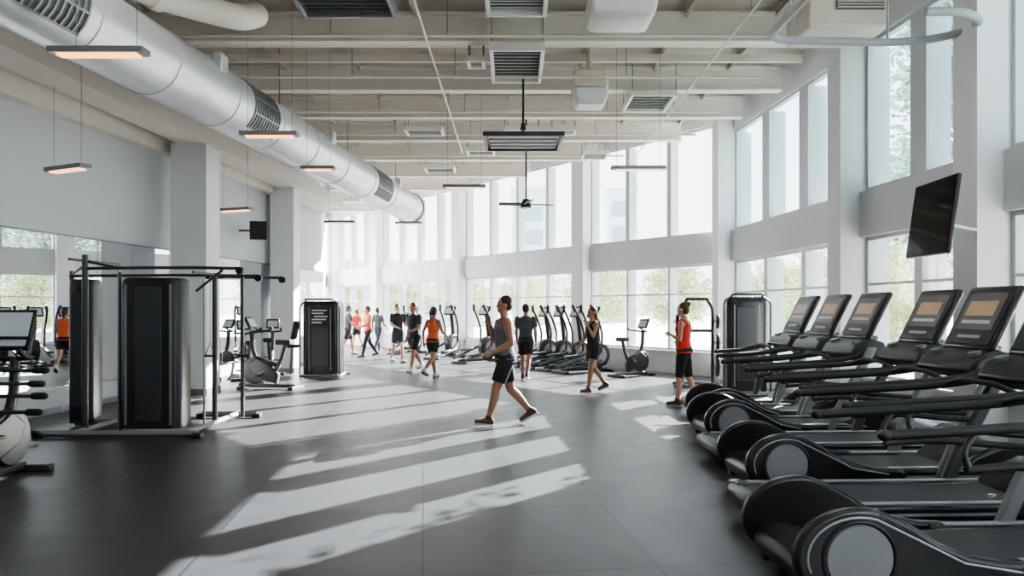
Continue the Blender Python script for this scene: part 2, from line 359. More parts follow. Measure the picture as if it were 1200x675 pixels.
# ---------------------------------------------------------------- treadmills
def treadmill(hood, loc, rz, label, sh=0):
    if sh:
        def wp(q):
            t = max(0, min(1, (q.x-.85)/.9)); q.x -= sh*t; return q
        M.warp = wp
    t = emp('treadmill', loc, rz, label, 'treadmill', 'treadmills along the right windows')
    M().bx(.1, 2.55, -.36, -.28, .06, .2).bx(.1, 2.55, .28, .36, .06, .2).bx(.3, 2.4, -.28, .28, .09, .15).build('base_frame', dgr, t, bevel=.015)
    for x in (.35, 2.3):
        for y in (-.33, .33): M().cyl((x, y, 0), (x, y, .07), .04).build('foot_pad', rub, t)
    x0 = .10 if hood else 0
    M().bx(x0, 2.15, -.29, .29, .19, .25).build('running_belt', belt_m, t, bevel=.02)
    for s in (-1, 1):
        y0, y1 = sorted((s*.29, s*.40)); xa = 1.2 if hood else -.04
        M().loft([[V((x, y0, .15)), V((x, y1, .15)), V((x, y1, .265)), V((x, y0, .265))] for x in (xa, (xa+2.2)/2, 2.2)]).build('side_rail', blk_s, t, bevel=.03, seg=3)
        M().bx(xa+.1, 2.1, s*.345-.03, s*.345+.03, .262, .27).build('foot_strip', sil, t)
        M().bx(xa+.02, 2.15, min(s*.40, s*.406), max(s*.40, s*.406), .185, .205).build('side_pinstripe', sil, t)
    if hood:
        pr = []
        for a in range(250, 50, -10): pr.append((.35+.35*math.cos(R(a)), .315+.265*math.sin(R(a))))
        pr += [(.66, .475), (.80, .385), (.96, .315), (1.15, .28), (1.38, .265), (1.42, .2), (1.36, .13), (1.1, .085), (.8, .06), (.5, .045)]
        for s in (-1, 1):
            y0, y1 = sorted((s*.345, s*.42)); M().prism(pr, y0, y1).build('curved_side_housing', blk_s, t, bevel=.025, seg=3)
            M().cyl((.35, s*.415, .31), (.35, s*.430, .31), .19, .18, 40).build('wheel_disc', lsil, t)
            r = M(); ps = [(.35+.2*math.cos(R(a)), s*.42, .31+.2*math.sin(R(a))) for a in range(0, 361, 12)]
            r.tube(ps, .011, 8).build('disc_rim', blk, t)
            q_ = M(); c0 = [(.35+.285*math.cos(R(a)), s*.421, .315+.218*math.sin(R(a))) for a in range(200, 60, -10)]+[(.70, s*.421, .395), (.93, s*.421, .28), (1.25, s*.421, .225)]
            q_.tube(c0, .007, 6).build('side_groove', sil, t)
        M().prism([(.08, .12), (.05, .2), (.08, .27), (.16, .30), (.26, .295), (.36, .26), (.42, .2), (.4, .12)], -.345, .345).build('rear_roller_cover', blk, t, bevel=.02, seg=3)
    else:
        M().bx(-.1, .04, -.41, .41, .1, .25).build('rear_roller_cover', blk, t, bevel=.05, seg=3)
    pr = [(1.95, .1), (1.9, .22), (2.05, .36), (2.3, .46), (2.5, .45), (2.68, .34), (2.72, .15), (2.65, .08)]
    M().prism(pr, -.36, .36).build('motor_cover', blk_s, t, bevel=.04, seg=3)
    for s in (-1, 1):
        M().loft([[V((x-.06, s*.40-.03, z)), V((x+.06, s*.40-.03, z)), V((x+.06, s*.40+.03, z)), V((x-.06, s*.40+.03, z))] for x, z in ((1.72, .18), (1.86, .5), (2.08, .9), (2.24, 1.2))]).build('upright', mgr if hood else dgr, t, bevel=.02)
        M().tube([(2.28, s*.36, 1.26), (2.05, s*.39, 1.08), (1.7, s*.40, 1.03), (1.1, s*.40, 1.0), (.5, s*.40, .97)], .03, 12, rnd=.15).build('handrail', rub, t)
        M().ell((.5, s*.4, .97), (.042, .034, .032)).build('rail_end', blk, t)
        M().tube([(.95, s*.40, .78), (1.3, s*.40, .80), (1.7, s*.40, .76), (1.98, s*.40, .74)], .023, 10, rnd=.2).build('lower_handrail', rub, t)
        M().tube([(1.0, s*.40, .97), (.93, s*.40, .88), (.97, s*.40, .78)], .018, 10, rnd=.05).build('rail_brace', dgr, t)
    M().tube([(1.75, -.39, 1.04), (1.72, -.2, 1.10), (1.72, .2, 1.10), (1.75, .39, 1.04)], .022, 10, rnd=.1).build('sensor_bar', rub, t)
    pr = [(1.98, 1.10), (2.05, 1.22), (2.25, 1.30), (2.42, 1.25), (2.4, 1.08), (2.15, 1.02)]
    M().prism(pr, -.4, .4).build('console_tray', blk, t, bevel=.035, seg=3)
    for s in (-1, 1): M().cyl((2.12, s*.27, 1.24), (2.11, s*.27, 1.275), .055, n=20).build('cup_holder', mgr, t)
    q = (0, R(27), 0); c = V((2.38, 0, 1.57)); X = Euler(q).to_matrix()
    M().box(c, (.07, .68, .66), q).build('console', blk_s, t, bevel=.034, seg=3)
    M().box(c+X @ V((-.037, 0, 0)), (.01, .60, .56), q).build('bezel', dgr, t, bevel=.01)
    sc_ = M().box(c+X @ V((-.044, 0, .05)), (.008, .50, .38), q).build('screen', scr_on, t)
    M().box(c+X @ V((-.050, 0, .08)), (.004, .38, .15), q).build('screen_picture', scr_ui, sc_)
    M().box(c+X @ V((-.050, 0, -.06)), (.004, .38, .035), q).build('screen_readout', scr_b, sc_)
    M().tube([(2.3, -.2, 1.28), (2.44, -.16, 1.3), (2.44, .16, 1.3), (2.3, .2, 1.28)], .03, rnd=.1).build('console_neck', dgr, t)
    M().box(c+X @ V((-.046, 0, -.21)), (.012, .3, .03), q).build('button_row', sil, t)
    M.warp = None
    return t
TA = treadmill(True, (1.5, 4.3, 0), .04, 'black treadmill nearest the camera with big grey wheel disc cut by the bottom edge')
TB = treadmill(False, (1.85, 5.5, 0), .04, 'black treadmill with flat open belt, between the two nearest disc hooded ones')
dup(TA, (2.0, 6.65, 0), .04, 'disc hooded treadmill directly behind the flat open belt one')
dup(TB, (2.2, 7.85, 0), .04, 'flat deck treadmill between the second and third disc hoods')
treadmill(True, (2.28, 9.05, 0), .04, 'disc hooded treadmill third from the camera, hood nearest the woman in red', .2)
treadmill(True, (2.55, 10.25, 0), .04, 'disc hooded treadmill second from the far end of the row', .4)
treadmill(False, (2.85, 11.4, 0), .04, 'farthest treadmill in the row, beside the woman in red', .65)
tv = emp('television', (4.72, 8.15, 2.68), 0, 'black flat television tilted on an arm from the right wall column', 'television')
tv.rotation_euler = (R(0), R(8), R(-4))
M().bx(-.02, .03, -.46, .46, -.43, .43).build('housing', blk, tv, bevel=.012)
M().bx(-.026, -.018, -.445, .445, -.415, .415).build('screen', scr, tv)
M().bx(.03, .07, -.15, .15, -.12, .12).build('mount_plate', sil, tv)
M().tube([(.05, 0, 0), (.35, .25, .0), (.66, .35, .0)], .03).build('wall_arm', sil, tv)
# ---------------------------------------------------------------- small cardio machines
def elliptical(loc, rz, label, sc=1):
    t = emp('elliptical_trainer', loc, rz, label, 'elliptical trainer', 'elliptical trainers by the back windows', sc)
    M().bx(-.75, .65, -.04, .04, .04, .12).bx(-.8, -.7, -.28, .28, 0, .07).bx(.6, .7, -.28, .28, 0, .07).build('base_frame', dgr, t, bevel=.015)
    M().cyl((.38, -.09, .42), (.38, .09, .42), .33, n=32).build('flywheel_housing', blk, t, bevel=.03)
    for s in (-1, 1): M().cyl((.38, s*.09, .42), (.38, s*.105, .42), .2, n=28).build('wheel_disc', mgr, t)
    M().tube([(.42, 0, .6), (.36, 0, 1.1), (.3, 0, 1.42)], .06, rnd=.1).build('mast', blk, t)
    M().box((.25, 0, 1.5), (.06, .40, .3), (0, R(25), 0)).build('console', blk, t, bevel=.02)
    M().box((.216, 0, 1.502), (.01, .30, .2), (0, R(25), 0)).build('screen', scr_b, t)
    for s in (-1, 1):
        M().tube([(.3, s*.24, .5), (.33, s*.25, .95), (.2, s*.26, 1.3), (.05, s*.25, 1.55), (.02, s*.22, 1.66)], .03, rnd=.12).build('moving_arm', blk, t)
        M().tube([(.05, s*.25, 1.5), (.0, s*.2, 1.68)], .038).build('hand_grip', rub, t)
        k = .12*s
        M().tube([(.38, s*.16, .42+k), (-.2, s*.2, .26+k*.6), (-.75, s*.22, .14)], .035).build('pedal_arm', dgr, t)
        M().box((-.28, s*.2, .32+k*.6), (.4, .14, .05), (0, R(-6), 0)).build('pedal', blk, t, bevel=.015)
        M().tube([(.3, s*.24, .5), (.0, s*.22, .34+k*.6)], .022).build('link_arm', dgr, t)
    return t
E = elliptical(V((-1.05, 22.7, 0)), R(45), 'elliptical trainer standing alone left of the walking man in the grey tank top', 1.08)
wl = 'leftmost of the elliptical group right of the walking man|second elliptical of the group behind the man in dark shirt|third elliptical of the group right of the man in dark shirt|fourth elliptical, just left of the woman in black'.split('|')
for i, (x, y) in enumerate(((.72, 21.3), (1.13, 20.6), (1.54, 19.9), (1.95, 19.2))):
    dup(E, (x, y, 0), R(31), wl[i], 1.06)
dup(E, (-2.25, 24.6, 0), R(60), 'farthest elliptical trainer just right of the orange shirted walkers')
dup(E, (-3.9, 27.3, 0), R(60), 'tiny distant elliptical behind the group of walkers')
def bike(loc, rz, label, sc=1, group='upright exercise bikes'):
    t = emp('exercise_bike', loc, rz, label, 'exercise bike', group, sc)
    M().bx(-.55, -.45, -.27, .27, 0, .07).bx(.5, .6, -.27, .27, 0, .07).bx(-.5, .55, -.035, .035, .03, .1).build('base_frame', dgr, t, bevel=.015)
    M().cyl((.34, -.04, .36), (.34, .04, .36), .26, n=32).build('flywheel', blk, t, bevel=.01)
    M().cyl((.34, -.055, .36), (.34, .055, .36), .08, n=20).build('wheel_hub', mgr, t)
    M().prism([(-.12, .1), (.42, .3), (.5, .48), (.3, .62), (.05, .5), (-.16, .3)], -.06, .06).build('drive_cover', blk, t, bevel=.02)
    M().tube([(-.02, 0, .25), (-.2, 0, .6), (-.28, 0, .88)], .042).build('seat_post', dgr, t)
    M().tube([(.3, 0, .5), (.4, 0, .8), (.42, 0, 1.12)], .045).tube([(-.15, 0, .45), (.35, 0, .62)], .045).build('frame', blk, t)
    M().loft([[V((-.42, -w*1.0, z)), V((-.42, w, z)), V((-.25, w*.9, z)), V((-.08, .03, z)), V((-.08, -.03, z)), V((-.25, -w*.9, z))] for z, w in ((.87, .09), (.93, .12), (.97, .10))]).build('saddle', rub, t, bevel=.015)
    for s in (-1, 1):
        M().tube([(.42, 0, 1.1), (.36, s*.2, 1.12), (.18, s*.24, 1.14), (.1, s*.23, 1.2)], .024, rnd=.06).build('handlebar', rub, t)
        M().tube([(.1, s*.07, .36), (.1+.15*s, s*.1, .36-.08*s)], .014).build('crank', sil, t)
        M().box((.1+.16*s, s*.15, .35-.08*s), (.1, .1, .03)).build('pedal', blk, t, bevel=.008)
    M().box((.44, 0, 1.30), (.05, .32, .26), (0, R(28), 0)).build('console', blk, t, bevel=.02)
    M().box((.412, 0, 1.302), (.008, .24, .17), (0, R(28), 0)).build('screen', scr_b, t)
    return t
BK = bike((-5.0, 15.1, 0), R(172), 'exercise bike between the two white columns beside the lettered black cabinet', 1.06)
dup(BK, (-5.95, 16.3, 0), R(120), 'exercise bike half hidden right beside the first white column', 1.0)
dup(BK, (2.95, 18.0, 0), R(35), 'upright bike standing between the woman in black and the woman in red', 1.0)
dup(BK, (-5.9, 17.7, 0), R(100), 'exercise bike deepest along the mirror wall', 1.0)
LB = bike((-4.98, 6.85, 0), R(92), 'large exercise bike cut off by the left edge with pale tablet console', 1.05)
for dz, yy in ((1.0, .3), (.88, .24), (.76, .28), (.62, .2)):
    M().tube([(yy, -.34, dz), (yy, .34, dz)], .018).build('cross_handle', dgr, LB)
    for s in (-1, 1): M().cap((yy, s*.26, dz), .032, (yy, s*.36, dz), .032, 12).build('handle_knob', rub, LB)
M().box((.42, 0, 1.43), (.03, .36, .3), (0, R(20), 0)).build('tablet', blk, LB, bevel=.015)
M().box((.402, 0, 1.432), (.008, .31, .24), (0, R(20), 0)).build('tablet_screen', scr_b, LB)
# ---------------------------------------------------------------- strength machines
def shroud(m, w, d, z0, z1, r=.1, ox=0, oy=0):
    pr = []
    for cx, cy, a0 in ((w/2-r, d/2-r, 0), (-w/2+r, d/2-r, 90), (-w/2+r, -d/2+r, 180), (w/2-r, -d/2+r, 270)):
        for a in (0, 30, 60, 90): pr.append((cx+r*math.cos(R(a0+a)), cy+r*math.sin(R(a0+a))))
    n = [(z0, 1), (z1-.12, 1), (z1-.04, .97), (z1, .86)]
    return m.loft([[V((ox+x*k, oy+y*k, z)) for x, y in pr] for z, k in n])
def tower(name, loc, rz, label, w, d, h, txt=False):
    t = emp(name, loc, rz, label, 'weight machine')
    M().bx(-w/2-.05, w/2+.05, -d/2-.1, d/2+.25, 0, .06).build('base', mgr, t, bevel=.015)
    shroud(M(), w, d, .06, h).build('shroud', blk_s, t)
    M().bx(-w*.24, w*.24, -d/2-.012, -d/2+.02, .25, h-.2).build('front_panel', dgr, t, bevel=.008)
    for s in (-1, 1): M().bx(s*w*.3-.012, s*w*.3+.012, -d/2-.014, -d/2+.01, .15, h-.15).build('guide_strip', mgr, t)
    if txt:
        pn = M().bx(-w*.28, w*.28, -d/2-.02, -d/2-.01, h-.62, h-.12).build('sign_panel', blk, t)
        for i, (a, b) in enumerate(((-.2, .18), (-.2, .1), (-.14, .2), (-.2, .16), (-.2, .05))): M().bx(a, b, -d/2-.024, -d/2-.019, h-.24-i*.075, h-.21-i*.075).build('lettering_line', white_p, t)
    else:
        st_ = M()
        for i in range(10): st_.bx(-w*.2, w*.2, -d/2-.03, -d/2-.01, .3+i*.055, .345+i*.055)
        st_.build('weight_stack', blk, t, bevel=.004)
    M().tube([(-w/2+.1, -d/2+.1, h-.03), (-w/2+.1, -d/2-.1, h+.05), (w/2-.1, -d/2-.1, h+.05), (w/2-.1, -d/2+.1, h-.03)], .022, rnd=.05).build('top_bar', dgr, t)
    for s in (-1, 1): M().tube([(s*(w/2+.05), -d/2-.02, .05), (s*(w/2+.05), -d/2-.02, h-.1), (s*(w/2-.08), -d/2+.05, h)], .02, rnd=.1).build('side_post', dgr, t)
    return t
tower('weight_tower', (4.62, 14.4, 0), R(-8), 'tall black weight stack cabinet behind the far treadmills at right', .78, .5, 1.9)
TX = tower('weight_tower', (-4.72, 18.2, 0), R(-4), 'black weight cabinet with white lettering beside the second column', .9, .6, 1.86, True)
M().tube([(-.75, -.3, .06), (-.7, -.3, .75), (-.6, -.3, 1.2)], .035).build('seat_frame', mgr, TX)
M().box((-.72, -.3, .75), (.34, .3, .08)).build('seat_pad', rub, TX, bevel=.02)
M().box((-.62, -.3, 1.15), (.08, .28, .45), (0, R(12), 0)).build('back_pad', rub, TX, bevel=.02)
cm = emp('cable_machine', (-4.9, 9.7, 0), 0, 'large cable machine with black tower and long overhead arms in front of the mirrors', 'cable machine')
def L_(x, y, z): return (x+4.9, y-9.7, z)
shroud(M(), .80, .44, .1, 2.07, .12, .17, -.05).build('main_shroud', blk, cm)
M().bx(.0, .34, -.285, -.26, .2, 1.95).build('shroud_front_panel', dgr, cm, bevel=.01)
for x in (-.12, .46): M().bx(x-.015, x+.015, -.283, -.26, .15, 1.98).build('shroud_strip', mgr, cm)
shroud(M(), .34, .34, .1, 2.08, .08, -1.18, .65).build('rear_shroud', blk, cm)
M().bx(-1.28, -1.08, .46, .49, .3, 1.9).build('rear_shroud_panel', dgr, cm, bevel=.005)
for a, b in (((-6.1, 9.35), (-4.05, 9.35)), ((-5.66, 9.35), (-5.66, 10.9)), ((-4.2, 9.4), (-4.2, 11.2)), ((-4.75, 11.1), (-3.9, 11.1)), ((-6.2, 10.3), (-5.66, 10.3))): M().tube([L_(a[0], a[1], .05), L_(b[0], b[1], .05)], .045, 4).build('base_tube', mgr, cm)
for p in ((-6.1, 9.35), (-4.05, 9.35), (-4.75, 11.1), (-3.9, 11.1)): M().box(L_(p[0], p[1], .035), (.12, .14, .07)).build('foot', rub, cm, bevel=.015)
for x, y, h, r, mm in ((-5.68, 9.65, 2.38, .04, dgr), (-5.42, 10.0, 2.2, .018, sil), (-4.22, 10.3, 2.17, .035, dgr), (-4.2, 9.9, 2.1, .015, sil), (-5.24, 9.7, 2.15, .018, dgr), (-4.05, 10.9, 2.15, .03, dgr), (-6.25, 10.3, 2.2, .03, dgr)):
    M().cyl(L_(x, y, .04), L_(x, y, h), r, n=14).build('upright_post', mm, cm)
for y, x0, x1, z in ((9.65, -5.72, -3.62, 2.2), (10.3, -6.28, -3.6, 2.13), (10.9, -4.6, -3.45, 2.13)):
    M().tube([L_(x0, y, z), L_(-4.9, y, z+.01) if x0 < -5 else L_(-4.3, y, z+.01), L_(-4.2, y, z+.01), L_(x1, y, z)], .022).build('overhead_arm', dgr, cm)
    M().cyl(L_(x1, y-.03, z-.03), L_(x1, y+.03, z-.03), .05, n=20).build('pulley', blk, cm)
for pp in ([(-5.68, 9.3, 2.3), (-5.68, 10.5, 2.3)], [(-4.22, 9.6, 2.15), (-4.22, 10.9, 2.15)], [(-5.7, 9.65, 2.3), (-5.2, 9.65, 2.2)], [(-4.2, 9.65, 1.9), (-3.85, 9.65, 2.18)], [(-6.25, 10.3, 2.15), (-5.68, 9.65, 2.25)]): M().tube([L_(*q) for q in pp], .018).build('overhead_brace', dgr, cm)
for x in (-3.66, -4.12): M().tube([L_(x, 9.9, 2.1), L_(x, 9.9, 1.2)], .006, 6).build('steel_cable', sil, cm)
for x in (-3.66, -4.12):
    M().tube([L_(x-.07, 9.9, 1.02), L_(x, 9.9, 1.2), L_(x+.07, 9.9, 1.02)], .008, 6).build('handle_strap', rub, cm); M().cyl(L_(x-.08, 9.9, 1.02), L_(x+.08, 9.9, 1.02), .016).build('handle_grip', rub, cm)
M().tube([L_(-5.95, 9.1, .1), L_(-6.3, 9.0, .16)], .03).build('foot_lever', rub, cm)
rk = emp('plate_rack', (3.98, 15.6, 0), R(-10), 'black plate loaded lifting frame standing left of the tall weight cabinet', 'weight rack')
M().bx(-.5, .5, -.35, -.27, 0, .07).bx(-.5, .5, .3, .38, 0, .07).bx(-.36, -.28, -.35, .35, .02, .08).bx(.28, .36, -.35, .35, .02, .08).build('base', mgr, rk, bevel=.01)
for x in (-.32, .32): M().tube([(x, 0, .04), (x, 0, 1.7), (x*.6, 0, 1.9)], .035, rnd=.1).build('upright_post', dgr, rk)
for q in ([(-.2, 0, 1.88), (.2, 0, 1.88)], [(-.34, 0, 1.2), (.34, 0, 1.2)]): M().tube(q, .033).build('cross_bar', dgr, rk)
for z, r in ((.45, .22), (.95, .19), (1.4, .15)):
    for s in (-1, 1):
        M().cyl((s*.34, -.05, z), (s*.5, -.05, z), .02).build('plate_peg', sil, rk)
        w = M().cyl((s*.38, -.05, z), (s*.45, -.05, z), r, n=28).build('weight_plate', blk, rk, bevel=.012)
        M().cyl((s*.451, -.05, z), (s*.458, -.05, z), r*.45, n=20).build('plate_hub', mgr, w)
sp_ = emp('wall_speaker', (-6.12, 17.5, 3.56), R(20), 'small black speaker mounted high on the left wall between the two white columns', 'speaker')
M().bx(-.2, .2, -.12, .12, -.22, .22).build('housing', blk, sp_, bevel=.02); M().bx(-.17, .17, -.13, -.118, -.19, .19).build('grille', rub, sp_)
M().tube([(-.12, .1, 0), (-.3, .12, 0), (-.44, .16, 0)], .025).build('wall_bracket', dgr, sp_)
# ---------------------------------------------------------------- people
skin1 = mat('tan_skin', (.33, .17, .11), .5, var=.06); skin2 = mat('light_skin', (.46, .26, .18), .5, var=.06); skin3 = mat('deep_skin', (.17, .085, .055), .5, var=.06)
hair_d = mat('dark_brown_hair', (.022, .014, .01), .55, var=.4, scale=60, bump=.4); hair_b = mat('auburn_hair', (.09, .035, .015), .5, var=.4, scale=60, bump=.4)
c_tank = mat('grey_knit_fabric', (.12, .13, .145), .85, var=.15, scale=40, bump=.2); c_blk = mat('black_sport_fabric', (.014, .014, .016), .8, var=.2, scale=40, bump=.2)
c_red = mat('coral_red_fabric', (.68, .045, .03), .8, var=.12, scale=30, bump=.2); c_org = mat('orange_fabric', (.72, .14, .045), .8, var=.12, scale=30, bump=.2)
c_navy = mat('navy_fabric', (.03, .04, .06), .8, var=.2, scale=30, bump=.2); c_dgy = mat('charcoal_fabric', (.055, .06, .07), .8, var=.2, scale=30, bump=.2)
sh_or = mat('dark_brown_shoe', (.085, .035, .022), .6, var=.2); sh_bk = mat('black_shoe', (.03, .03, .03), .6, var=.2); sh_wh = mat('pale_shoe', (.5, .48, .46), .6, var=.1)
eye_m = mat('dark_eye', (.02, .012, .01), .2); lip_m = mat('lip', (.28, .09, .07), .5)
def person(label, px, Y, rz, h=1.75, L=(20, 10), Rr=(-18, 30), LA=(-15, 6, 20, 0), RA=(20, 6, 30, 0), lean=2, skin=skin1, hair=hair_d, shirt=c_blk, sleeve=.45, bottom=c_blk, bl=.6, shoe=sh_bk, vox=.014, tail=None, fem=0, group=None, bk=1):
    k = h/1.75; root = emp('person', ((px-600)/F*Y, Y, 0), rz, label, 'person', group, k)
    T = Matrix.Translation((0, 0, .93)) @ Matrix.Rotation(R(lean), 4, 'Y') @ Matrix.Translation((0, 0, -.93))
    X, Yv, Z = V((1, 0, 0)), V((0, 1, 0)), V((0, 0, 1)); sw = .165 if fem else .188*(.5+.5*bk); hw = .172 if fem else .16
    rings = [(.83, .10, .075, 0), (.87, .155, .11, -.005), (.94, hw, .118, -.008), (1.02, .14, .10, 0), (1.11, .122 if fem else .134, .092, .005), (1.22, .14 if fem else .156, .108, .008), (1.32, .155 if fem else .182, .118 if not fem else .125, .006), (1.40, .15 if fem else .178, .105, -.004), (1.455, .11, .08, -.012), (1.49, .058, .058, -.01), (1.53, .052, .055, 0)]
    rings = [(z, w*(bk if z < 1.47 else 1), d*(bk if z < 1.47 else 1), o_) for z, w, d, o_ in rings]; hw *= bk
    b = M(); b.T = T
    b.loft([b.ring((o_, 0, z), X, Yv, d, w, 20) for z, w, d, o_ in rings])
    b.cap((-.005, 0, 1.46), .056*bk, (.012, 0, 1.57), .05*bk)
    b.ell((.0, 0, 1.655), (.094, .074, .105)); b.ell((.03, 0, 1.595), (.062, .054, .062)); b.ell((.068, 0, 1.555), (.026, .028, .02), 10, 6)
    b.cap((.088, 0, 1.655), .008, (.106, 0, 1.618), .013, 8); b.ell((.092, 0, 1.582), (.010, .024, .011), 10, 6); b.ell((.084, 0, 1.672), (.014, .05, .010), 10, 6)
    for s in (-1, 1): b.ell((-.005, s*.078, 1.635), (.022, .011, .031), 10, 6)
    arms = []
    for s, (a, c, e, inn) in ((1, LA), (-1, RA)):
        a_, c_, e_ = R(a), R(c), R(a+e)
        Sh = V((-.008, s*sw, 1.415)); du = V((math.sin(a_)*math.cos(c_), s*math.sin(c_), -math.cos(a_)*math.cos(c_)))
        df = V((math.sin(e_), -s*inn+s*.02, -math.cos(e_))).normalized(); El = Sh+du*.29; Wr = El+df*.25
        r = .86 if fem else 1.04*bk
        b.cap(Sh, .056*r, Sh+du*.12, .05*r); b.cap(Sh+du*.1, .05*r, El, .038*r); b.cap(El, .038*r, El+df*.09, .039*r); b.cap(El+df*.09, .039*r, Wr, .025*r)
        w = X-df*X.dot(df)
        if w.length < .4: w = Z-df*Z.dot(df)
        w.normalize(); n = df.cross(w).normalized()
        if n.y*s > 0: n = -n
        for o_ in (-.024, -.008, .008, .024): b.cap(Wr+df*.01+w*o_*.6, .015, Wr+df*.085+w*o_, .0125, 8)
        for i, (o_, ln) in enumerate(((.029, .03), (.0100, .036), (-.0095, .034), (-.028, .027))):
            q0 = Wr+df*.088+w*o_; q1 = q0+df*ln+n*.008; q2 = q1+(df*.6+n*.8).normalized()*ln*.85
            b.cap(q0, .0095, q1, .0088, 8); b.cap(q1, .0088, q2, .0078, 8)
        t0 = Wr+df*.03+w*.026; t1 = t0+(df*.6+w*.7+n*.25).normalized()*.042; t2 = t1+(df*.9+n*.4).normalized()*.03
        b.cap(t0, .013, t1, .011, 8); b.cap(t1, .011, t2, .009, 8)
        arms.append((s, Sh, du, El, df, r))
    b.T = Matrix(); legs = []; zmin = 9
    for s, (a, kn, ft) in ((1, tuple(L)+(0,)*(3-len(L))), (-1, tuple(Rr)+(0,)*(3-len(Rr)))):
        H = V((0, s*.088, .90)); K = H+V((math.sin(R(a)), s*.0, -math.cos(R(a))))*.42; q = a-kn
        An = K+V((math.sin(R(q)), -s*.0, -math.cos(R(q))))*.40
        b.cap(H+Z*.0, .088*bk, H+(K-H)*.4, .078*bk, 14); b.cap(H+(K-H)*.4, .078*bk, K, .054*bk, 14); b.cap(K, .053*bk, K+(An-K)*.3+V((-.012, 0, 0)), .055*bk, 14); b.cap(K+(An-K)*.3+V((-.012, 0, 0)), .055*bk, An, .035*bk, 14)
        fd = V((math.cos(R(ft)), s*.06, math.sin(R(ft)))).normalized(); fu = V((-math.sin(R(ft)), 0, math.cos(R(ft))))
        b.cap(An-fu*.03-fd*.02, .03, An-fu*.045+fd*.10, .026, 10)
        legs.append((s, H, K, An, fd, fu)); 
    b.build('body', skin, root, remesh=vox, sm=2)
    c = M(); c.T = T; tank = sleeve == 0; g = .015
    rr = [(z, w+g, d+g, o_) for z, w, d, o_ in rings if .9 < z < 1.45]
    rr[0] = (.90, hw+g+.008, .118*bk+g+.008, -.005)
    if tank:
        rr = [q for q in rr if q[0] < 1.36]; rr.append((1.40, .125, .112, -.004)); 
    else: rr.append((1.462, .105, .088, -.012)); rr.append((1.482, .078, .072, -.01))
    c.loft([c.ring((o_, 0, z), X, Yv, d, w, 20) for z, w, d, o_ in rr])
    for s, Sh, du, El, df, r in arms:
        if tank: c.tube([(.098*bk, s*.085, 1.34), (.085*bk, s*.092, 1.42), (.0, s*.098, 1.47), (-.08*bk, s*.088, 1.42), (-.1*bk, s*.075, 1.34)], .022*bk, 8)
        else: c.cap(Sh, .066*r, Sh+du*.08, .064*r); c.cyl(Sh+du*.04, Sh+du*(.29*sleeve+.05), .063*r, .061*r, 14)
    c.build('shirt', shirt, root, remesh=max(.009, vox), sm=2)
    c = M(); c.loft([c.ring((-.005, 0, z), X, Yv, d*bk, w, 20) for z, w, d in ((.82, .12, .10), (.86, hw+.008, .13), (.94, hw+.016, .136), (1.0, .155*bk, .12))])
    for s, H, K, An, fd, fu in legs:
        if bl <= 1:
            e = H+(K-H)*bl; c.cap(H, .1*bk, H+(K-H)*.15, .1*bk, 14); c.cyl(H, e, .104*bk, (.104-(.02 if bl < .9 else .036)*bl)*bk, 16)
        else:
            c.cap(H, .098, K, .064, 14); c.cap(K, .064, K+(An-K)*.3+V((-.012, 0, 0)), .064, 14); e = K+(An-K)*(bl-1); c.cyl(K+(An-K)*.25+V((-.01, 0, 0)), e, .064, .05, 14)
    c.build('leggings' if bl > 1 else 'shorts', bottom, root, remesh=max(.009, vox), sm=2)
    for s, H, K, An, fd, fu in legs:
        c = M(); B_ = An-fu*.055
        c.cap(B_-fd*.045+fu*.012, .044, B_+fd*.06+fu*.006, .044, 12); c.cap(B_+fd*.06+fu*.002, .044, B_+fd*.155-fu*.004, .035, 12); c.cap(B_-fd*.03+fu*.03, .045, An+fu*.015, .047, 12)
        zmin = min(zmin, min(v[2] for v in c.v)); sh = c.build('shoe', shoe, root, remesh=max(.009, vox*.8), sm=1)
        c = M(); a2 = Yv
        c.loft([[B_-fu*.04+fu*zz+fd*(.048+.14*math.cos(t))+a2*(.048*math.sin(t)*(1 if math.cos(t) > 0 else .85)) for t in [2*PI*i/16 for i in range(16)]] for zz in (-.008, .02)])
        c.build('sole', sh_wh if shoe != sh_wh else sh_bk, sh); zmin = min(zmin, min(v[2] for v in c.v))
    c = M(); c.T = T; c.ell((-.022, 0, 1.684), (.095, .084, .094)); c.ell((-.045, 0, 1.64), (.072, .08, .085))
    if tail == 'pony': c.cap((-.1, 0, 1.70), .03, (-.14, 0, 1.62), .036); c.cap((-.14, 0, 1.62), .036, (-.12, 0, 1.48), .018)
    if tail == 'bun': c.ell((-.1, 0, 1.735), (.042, .042, .04))
    if tail == 'long': c.cap((-.06, 0, 1.62), .07, (-.085, 0, 1.47), .05)
    c.build('hair', hair, root, remesh=max(.009, vox*.8), sm=2)
    for s in (-1, 1): c = M(); c.T = T; c.ell((.083, s*.031, 1.648), (.009, .013, .007), 10, 6); c.build('eye', eye_m, root)
    c = M(); c.T = T; c.ell((.098, 0, 1.582), (.006, .022, .006), 10, 6); c.build('mouth', lip_m, root)
    root.location.z = -zmin*k+.002
    return root
person('man in grey tank top and black shorts striding left, one hand at his mouth', 592, 10.35, R(190), 1.83, (20, 6, 8), (-12, 30, -28), (-6, 10, 70, .1), (24, 12, 138, .42), 1, skin1, hair_d, c_tank, 0, c_blk, .75, sh_or, .0075, bk=1.13)
person('woman in black tank top and shorts with one hand raised to her face', 695, 14.3, R(205), 1.68, (16, 8, 6), (-12, 26, -20), (28, 12, 135, .4), (10, 10, 40, .2), 2, skin1, hair_b, c_blk, 0, c_blk, .5, sh_or, .008, 'long', 1)
